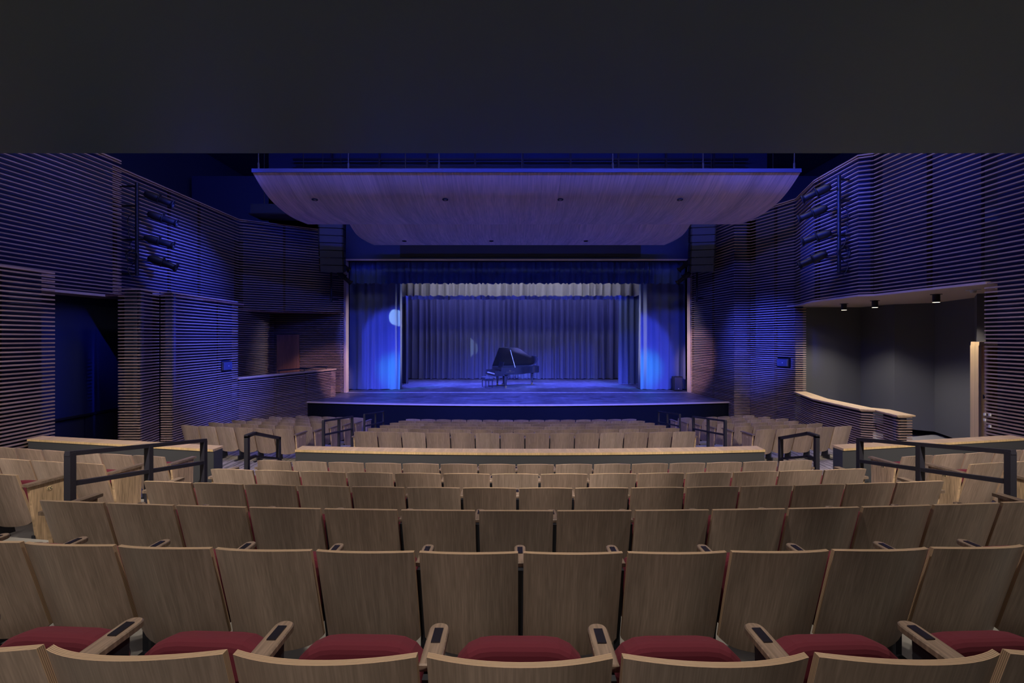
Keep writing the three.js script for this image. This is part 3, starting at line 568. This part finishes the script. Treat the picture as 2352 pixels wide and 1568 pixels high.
// ================================================================== LOUDSPEAKERS
function lineArray(x, d, face, label) {
  const g = thing('line_array_speaker', label, 'speaker'); g.position.copy(P(x, 0, d)); g.rotation.y = face;
  let y = 5.0, z = 0, tilt = 0.02;
  for (let i = 0; i < 8; i++) {
    const c = mesh('cabinet', new RoundedBoxGeometry(0.86, 0.275, 0.5, 2, 0.015), M.grille, g); c.position.set(0, y - EYE + EYE - 0.14, z); c.rotation.x = tilt; 
    mesh('side_plate', box(0.05, 0.24, 0.46, -0.455, 0, 0), M.fixture, c); mesh('side_plate', box(0.05, 0.24, 0.46, 0.455, 0, 0), M.fixture, c);
    y -= 0.287; z -= Math.sin(tilt) * 0.287; tilt += 0.028;
  }
  mesh('flying_frame', box(0.9, 0.08, 0.5, 0, 5.05, 0), M.fixture, g);
  for (const s of [-0.35, 0.35]) mesh('hanger', rod(new THREE.Vector3(s, 5.08, 0), new THREE.Vector3(s, shellTop, 0), 0.015, 6), M.rail, g);
}
lineArray(-7.4, 18.5, 0.18, 'curved column of loudspeaker cabinets hanging left of the stage opening');
lineArray(7.62, 18.4, -0.18, 'curved column of loudspeaker cabinets hanging right of the stage opening');
for (const [x, d, turn, lab] of [[-8.98, 14.16, Math.PI / 2, 'small dark loudspeaker set into the lower left slatted wall'], [9.53, 16.05, -1.22, 'small dark loudspeaker set into the slatted wall right of the stage']]) {
  const g = thing('wall_speaker', lab, 'speaker'); g.position.copy(P(x, -0.87, d)); g.rotation.y = turn;
  mesh('cabinet', new RoundedBoxGeometry(0.46, 0.3, 0.16, 3, 0.04), M.fixture, g); mesh('grille', new RoundedBoxGeometry(0.40, 0.25, 0.03, 2, 0.012).translate(0, 0, 0.085), M.grille, g);
  const w = new THREE.CylinderGeometry(0.012, 0.012, 0.006, 12); w.rotateX(Math.PI / 2); w.translate(0.02, 0.0, 0.102); mesh('badge', w, M.white, g);
  mesh('bracket', box(0.1, 0.1, 0.1, 0, 0, -0.1), M.fixture, g);
}
{
  const g = thing('floor_speaker', 'black box loudspeaker standing before the right side curtain', 'speaker'); g.position.copy(P(7.7, ST, 21.45));
  mesh('cabinet', new RoundedBoxGeometry(0.40, 0.66, 0.36, 2, 0.02).translate(0, 0.33, 0), M.fixture, g); mesh('grille', box(0.35, 0.58, 0.02, 0, 0.34, 0.185), M.grille, g); mesh('badge', box(0.05, 0.03, 0.01, 0, 0.1, 0.2), M.white, g);
}

// ================================================================== STAGE LIGHTS
const latheOf = (pts) => { const g = new THREE.LatheGeometry(pts.map(([r, y]) => new THREE.Vector2(r, y)), 18); g.rotateX(-Math.PI / 2); return g; };   // axis along -z (front)
const bodyGeo = latheOf([[0, -0.34], [0.07, -0.34], [0.085, -0.3], [0.115, -0.22], [0.118, -0.02], [0.105, 0.02], [0.0, 0.02]]);
const barrelGeo = latheOf([[0.0, 0.0], [0.085, 0.0], [0.085, 0.3], [0.08, 0.3], [0.078, 0.0]]);
const rimGeo = latheOf([[0.08, 0.28], [0.125, 0.34], [0.128, 0.36], [0.09, 0.36], [0.08, 0.3]]);
const lensGeo = (() => { const g = new THREE.CircleGeometry(0.08, 18); g.rotateY(Math.PI); g.translate(0, 0, -0.31); return g; })();
const yokeGeo = (() => { const g = new THREE.TorusGeometry(0.15, 0.012, 6, 16, Math.PI); g.rotateY(Math.PI / 2 - Math.PI / 2); return g; })();
function profileSpot(label, pos, target, mount, group, lit) {
  const f = thing('profile_spotlight', label, 'spotlight', group); f.position.copy(pos); f.lookAt(target); f.rotateY(Math.PI);
  mesh('housing', bodyGeo, M.fixture, f); const b = mesh('barrel', barrelGeo, M.fixture, f); mesh('front_rim', rimGeo, M.fixture, b); mesh('lens', lensGeo, lit ? M.lampBlue : M.black, b);
  mesh('shutter_ring', new THREE.TorusGeometry(0.115, 0.02, 6, 18), M.fixture, f); mesh('yoke', yokeGeo, M.fixture, f);
  f.updateMatrixWorld(); const local = f.worldToLocal(mount.clone());
  mesh('clamp_arm', rod(new THREE.Vector3(0, 0.0, 0.02), local, 0.016, 6), M.fixture, f);
  return f;
}
function lightRack(side, x, d, wallX) {
  const nm = side < 0 ? 'left' : 'right';
  const g = thing('lighting_pipe', 'vertical black pipe carrying four stage lights on the ' + nm + ' wall', 'pipe');
  mesh('pipe', rod(P(x, 1.75, d), P(x, 4.35, d), 0.045, 12), M.fixture, g);
  for (const h of [1.8, 2.75, 3.7, 4.25]) mesh('wall_arm', rod(P(x, h, d), P(wallX, h, d), 0.03, 8), M.fixture, g);
  for (let i = 0; i < 3; i++) {
    const pts = []; for (let t = 0; t <= 8; t++) pts.push(P(x + side * (0.12 + 0.12 * Math.sin(t * 0.9 + i * 1.3)), 3.5 - i * 0.45 - t * 0.11 + 0.06 * Math.sin(t * 2 + i), d + 0.05 * Math.cos(t + i)));
    mesh('cable', new THREE.TubeGeometry(new THREE.CatmullRomCurve3(pts), 30, 0.011, 5), M.fixture, g);
  }
  const coil = new THREE.TorusGeometry(0.16, 0.018, 6, 24); coil.translate(x + side * 0.12, EYE + 2.3, -d + 0.03); mesh('cable_coil', coil, M.fixture, g);
  return [3.95, 3.4, 2.75, 2.15].map((h, i) => ({ pos: P(x - side * (0.52 + (i % 2) * 0.1), h - 0.02, d + 0.12), mount: P(x - side * 0.05, h + 0.02, d) }));
}
const LT = P(-6.35, -1.1, 21.7), RT = P(7.0, -1.2, 21.7);
const rackL = lightRack(-1, -10.56, 12.75, -11.02), rackR = lightRack(1, 8.72, 12.2, 8.99);
['topmost', 'second highest', 'third highest', 'lowest'].forEach((n, i) => {
  const tl = RT.clone().add(new THREE.Vector3(-3.2 + i * 0.4, -0.4 - 3 * (i === 3), 1.5)), tr = LT.clone().add(new THREE.Vector3(3.0 - i * 0.4, -0.4 - 3 * (i === 3), 1.5));
  profileSpot(n + ' of four black spotlights on the left wall pipe', rackL[i].pos, tl, rackL[i].mount, 'left rack spotlights', i % 2 === 0);
  profileSpot(n + ' of four black spotlights on the right wall pipe', rackR[i].pos, tr, rackR[i].mount, 'right rack spotlights', i % 2 === 0);
});
for (const [x, s] of [[-7.72, 1], [7.75, -1]]) {
  const nm = s > 0 ? 'left' : 'right', g = thing('lighting_pipe', 'short vertical pipe below the ' + nm + ' loudspeaker column', 'pipe');
  mesh('pipe', rod(P(x - s * 0.1, 1.55, 19.5), P(x - s * 0.1, 3.6, 19.5), 0.04, 10), M.fixture, g); mesh('wall_arm', rod(P(x - s * 0.1, 1.7, 19.5), s > 0 ? P(x - s * 0.1, 1.7, 20.3) : P(8.13, 1.7, 19.5), 0.025, 8), M.fixture, g);
  profileSpot('upper small spotlight beside the ' + nm + ' edge of the stage opening', P(x + s * 0.35, 3.15, 19.6), P(-s * 2, -2, 24), P(x - s * 0.055, 3.15, 19.52), null, true);
  profileSpot('lower small spotlight beside the ' + nm + ' edge of the stage opening', P(x + s * 0.42, 2.6, 19.6), P(-s * 2, -2.6, 24), P(x - s * 0.055, 2.6, 19.52), null, false);
}

// ================================================================== THE LIGHTS THEMSELVES
// recessed downlights in the soffit, above and behind the camera
function recessed(label, x, d, aim, intensity, angle, pen) {
  const g = thing('recessed_downlight', label, 'downlight');
  const ring = new THREE.TorusGeometry(0.085, 0.012, 6, 20); ring.rotateX(Math.PI / 2); ring.translate(x, EYE + 2.193, -d); mesh('trim_ring', ring, M.black, g);
  const disc = new THREE.CircleGeometry(0.075, 20); disc.rotateX(Math.PI / 2); disc.translate(x, EYE + 2.196, -d); mesh('lamp', disc, M.lampWarm, g);
  spot('downlight', P(x, 2.18, d), P(...aim), WARM, intensity, angle, pen, 4);
}
[-7.2, -3.6, 0.3, 4.1, 7.7].forEach((x, i) => {
  recessed(ORD[i] + ' recessed soffit downlight from the left tilted towards the cross aisle', x, 2.7, [x * 1.15, -2.2, 8.2], L.soffitAim, 36, 0.8);
  recessed(ORD[i] + ' recessed soffit downlight from the left shining straight down', x, 2.2, [x, -3, 2.2], L.soffitDown, 58, 0.6);
});
[[-5.6, 0.8], [-1.2, 1], [5.8, 0.7]].forEach(([x, f], i) => recessed(ORD[i] + ' recessed soffit downlight from the left behind the camera', x, -1.6, [x * 1.05, -1.6, 2.4], L.soffitRear * f, 40, 0.9));
// entrance downlights
[[10.38, 14.3], [10.4, 13.1], [10.4, 11.2]].forEach(([x, d], i) => {
  const g = thing('entrance_downlight', ['farthest', 'middle', 'nearest'][i] + ' glowing cylinder downlight under the right entrance soffit', 'downlight');
  const c = new THREE.CylinderGeometry(0.075, 0.075, 0.2, 18, 1, true); c.translate(x, EYE + OVER - 0.15, -d); mesh('can', c, M.fixture, g);
  mesh('mount', box(0.16, 0.02, 0.16, x, EYE + OVER - 0.055, -d), M.fixture, g);
  const disc = new THREE.CylinderGeometry(0.07, 0.07, 0.01, 18); disc.translate(x, EYE + OVER - 0.25, -d); mesh('lamp', disc, M.lampWarm, g);
  spot('entrance_downlight', P(x, OVER - 0.272, d), P(x, -3, d), WHITE, L.vestibule * [1.7, 0.9, 1.1][i], 59, 0.3, 3);
});
{ const g = thing('smoke_detector', 'small white detector under the right entrance soffit', 'detector'); const c = new THREE.CylinderGeometry(0.13, 0.13, 0.015, 20); c.translate(10.3, EYE + OVER - 0.058, -10.2); mesh('plate', c, M.white, g); const e = new THREE.CylinderGeometry(0.06, 0.045, 0.06, 16); e.translate(10.3, EYE + OVER - 0.095, -10.2); mesh('sensor', e, M.white, g); }
// blue downlights over the stage
[-5.2, -2.5, 0.2, 2.9, 5.6].forEach((x, i) => {
  const g = thing('stage_downlight', ORD[i] + ' blue downlight from the left hidden above the stage borders', 'stage light');
  const c = new THREE.CylinderGeometry(0.14, 0.14, 0.3, 16, 1, true); c.translate(x, EYE + 4.2, -24.5); mesh('can', c, M.fixture, g);
  const l = new THREE.CylinderGeometry(0.13, 0.13, 0.01, 16); l.translate(x, EYE + 4.1, -24.5); mesh('lamp', l, M.lampBlue, g);
  mesh('hanger', rod(P(x + 0.14, 4.2, 24.5), P(x + 0.14, shellTop, 24.5), 0.012, 6), M.rail, g);
  spot('stage_down', P(x, 4.08, 24.5), P(x, -2.5, 23.4), BLUE, L.stageDown, 36, 1.0, 8);
});
{
  const g = thing('light_batten', 'long white border light batten behind the valance', 'stage light');
  mesh('housing', box(11, 0.14, 0.2, 0.2, EYE + 3.55, -21.75), M.fixture, g);
  for (const x of [-5, 0.2, 5.4]) mesh('hanger', rod(P(x, 3.6, 21.75), P(x, shellTop, 21.75), 0.012, 6), M.rail, g);
  area('white_batten', P(0.2, 3.4, 21.9), P(0.2, 1.2, 26.5), new THREE.Color(0.78, 0.78, 1.0), L.battenWhite, 10, 0.2);
}
{
  const g = thing('light_batten', 'long blue light batten hidden behind the rear border curtain', 'stage light');
  mesh('housing', box(13, 0.14, 0.16, 0.2, EYE + 3.5, -26.0), M.fixture, g);
  for (const x of [-5, 0.2, 5.4]) mesh('hanger', rod(P(x, 3.55, 26.0), P(x, shellTop, 26.0), 0.012, 6), M.rail, g);
  area('back_batten', P(0.2, 3.38, 26.05), P(0.2, 0.2, 27.3), new THREE.Color(0.3, 0.3, 1.0), L.backBlue, 12.6, 0.2);
}
// white side lights behind the valance grazing the turned edges of the side curtains
for (const [s, w] of [[1, 'right'], [-1, 'left']]) { const p = P(0.3 + s * 5.2, 3.0, 22.6), q = P(0.3 - s * 5.75, 0.2, 21.95); profileSpot('white side spotlight hidden behind the ' + w + ' end of the valance', p, q, P(0.3 + s * 5.2, shellTop, 22.6), null, false); spot('edge_light', p.clone().lerp(q, 0.05), q, new THREE.Color(1, 0.86, 0.9), L.edge, 12, 0.8, 3); }
// two pinkish beams crossing on to the edges of the stage opening
[[6.6, [-7.65, -1.5, 19.8], 'rightmost ceiling spotlight aimed at the left edge of the stage opening'], [-6.2, [8.1, -1.0, 20.2], 'leftmost ceiling spotlight aimed at the right edge of the stage opening']].forEach(([x, t, lab]) => {
  const p = P(x, 5.6, 9.4), q = P(...t); profileSpot(lab, p, q, P(x, shellTop, 9.4), null, false);
  spot('edge_beam', p.clone().lerp(q, 0.04), q, new THREE.Color(1, 0.62, 0.85), L.pink, 5, 0.4, 3);
});
// ceiling spots over the seats washing the apron, a long blue batten behind the soffit and dim house panels in the void
[[-5.5, 'left'], [0.3, 'middle'], [6.0, 'right']].forEach(([x, w]) => {
  const t = P(x * 0.6, -2.5, 19.3), p = P(x, 6.2, 9.0);
  profileSpot(w + ' ceiling spotlight high over the seats aimed at the apron', p, t, P(x, shellTop, 9.0), null, true);
  spot('apron_wash', p.clone().lerp(t, 0.05), t, BLUE, L.apron, 22, 0.8, 6);
});
{ const p = P(1.6, 5.4, 9.4), q = P(0.3, -1.7, 23.3); profileSpot('ceiling spotlight just right of centre aimed at the piano', p, q, P(1.6, shellTop, 9.4), null, true); spot('piano_special', p.clone().lerp(q, 0.04), q, new THREE.Color(0.14, 0.24, 1), L.piano, 7.5, 0.8, 4); }
{
  const g = thing('light_batten', 'long blue light batten hidden above the seating soffit', 'stage light');
  mesh('housing', box(15, 0.36, 0.12, 0.3, EYE + 6.4, -8.02), M.fixture, g); mesh('lamp', box(14.6, 0.3, 0.01, 0.3, EYE + 6.4, -8.09), M.lampBlue, g);
  for (const x of [-6, 0.3, 6.6]) mesh('hanger', rod(P(x, 6.5, 8.02), P(x, shellTop, 8.02), 0.015, 6), M.rail, g);
  area('blue_front_batten', P(0.3, 6.4, 8.12), P(0.3, 1.0, 19), DEEP, L.foh, 14.6, 0.3);
}
[[5.2, [-9.2, -0.5, 14.1], 9.5, 'right ceiling spotlight aimed at the lower left slatted wall'], [-3.0, [-11, 2.3, 15.2], 10.5, 'ceiling spotlight left of the aisle aimed at the upper left wall'], [1.2, [9.15, -0.2, 16.9], 8.2, 'ceiling spotlight aimed at the slatted wall right of the stage'], [-2.0, [9.1, 3.4, 13.2], 9.5, 'ceiling spotlight left of centre aimed at the upper right wall']].forEach(([x, t, a, lab], i) => {
  const p = P(x, 6.3, 8.6), q = P(...t); profileSpot(lab, p, q, P(x, shellTop, 8.6), null, true);
  spot('wall_wash', p.clone().lerp(q, 0.04), q, DEEP, L.wall * [1, 0.6, 1, 0.5][i], a, 1.0, 6);
});
for (const [x, w] of [[-5.2, 'left'], [5.8, 'right']]) {
  const g = thing('house_light_panel', 'dim ' + w + ' house light panel in the ceiling void above the seats', 'ceiling light');
  mesh('housing', box(3.2, 0.1, 1.4, x, EYE + shellTop - 0.06, -11.3), M.fixture, g); mesh('lamp', box(3.0, 0.01, 1.2, x, EYE + shellTop - 0.115, -11.3), glow(new THREE.Color(1, 0.88, 0.86), L.house), g);
  area('house_panel', P(x, shellTop - 0.14, 11.3), P(x, 0, 11.3), new THREE.Color(1.0, 0.88, 0.86), L.house, 3.0, 1.2);
}
// side rack beams on the side curtains
const LC = P(-4.95, -1.1, 21.7), RC = P(5.3, -1.2, 21.7), LG = P(-5.66, 1.0, 21.65);
spot('curtain_beam', rackL[0].pos.clone().lerp(LC, 0.05), LC, BLUE, L.leg, 14.5, 0.15, 3);
spot('curtain_beam', rackR[0].pos.clone().lerp(RC, 0.05), RC, BLUE, L.leg, 14, 0.15, 3);
spot('curtain_cyan', rackL[2].pos.clone().lerp(P(-5.5, -1.7, 21.7), 0.05), P(-5.5, -1.7, 21.7), CYAN, L.legCyan, 6.5, 1.0, 3);
spot('curtain_cyan', rackR[2].pos.clone().lerp(P(6.2, -1.5, 21.7), 0.05), P(6.2, -1.5, 21.7), CYAN, L.legCyan, 6.5, 1.0, 3);
spot('white_beam', rackL[1].pos.clone().lerp(LG, 0.05), LG, new THREE.Color(0.7, 1, 0.95), L.gobo, 2.3, 0.1, 1);

renderer.render(scene, camera);
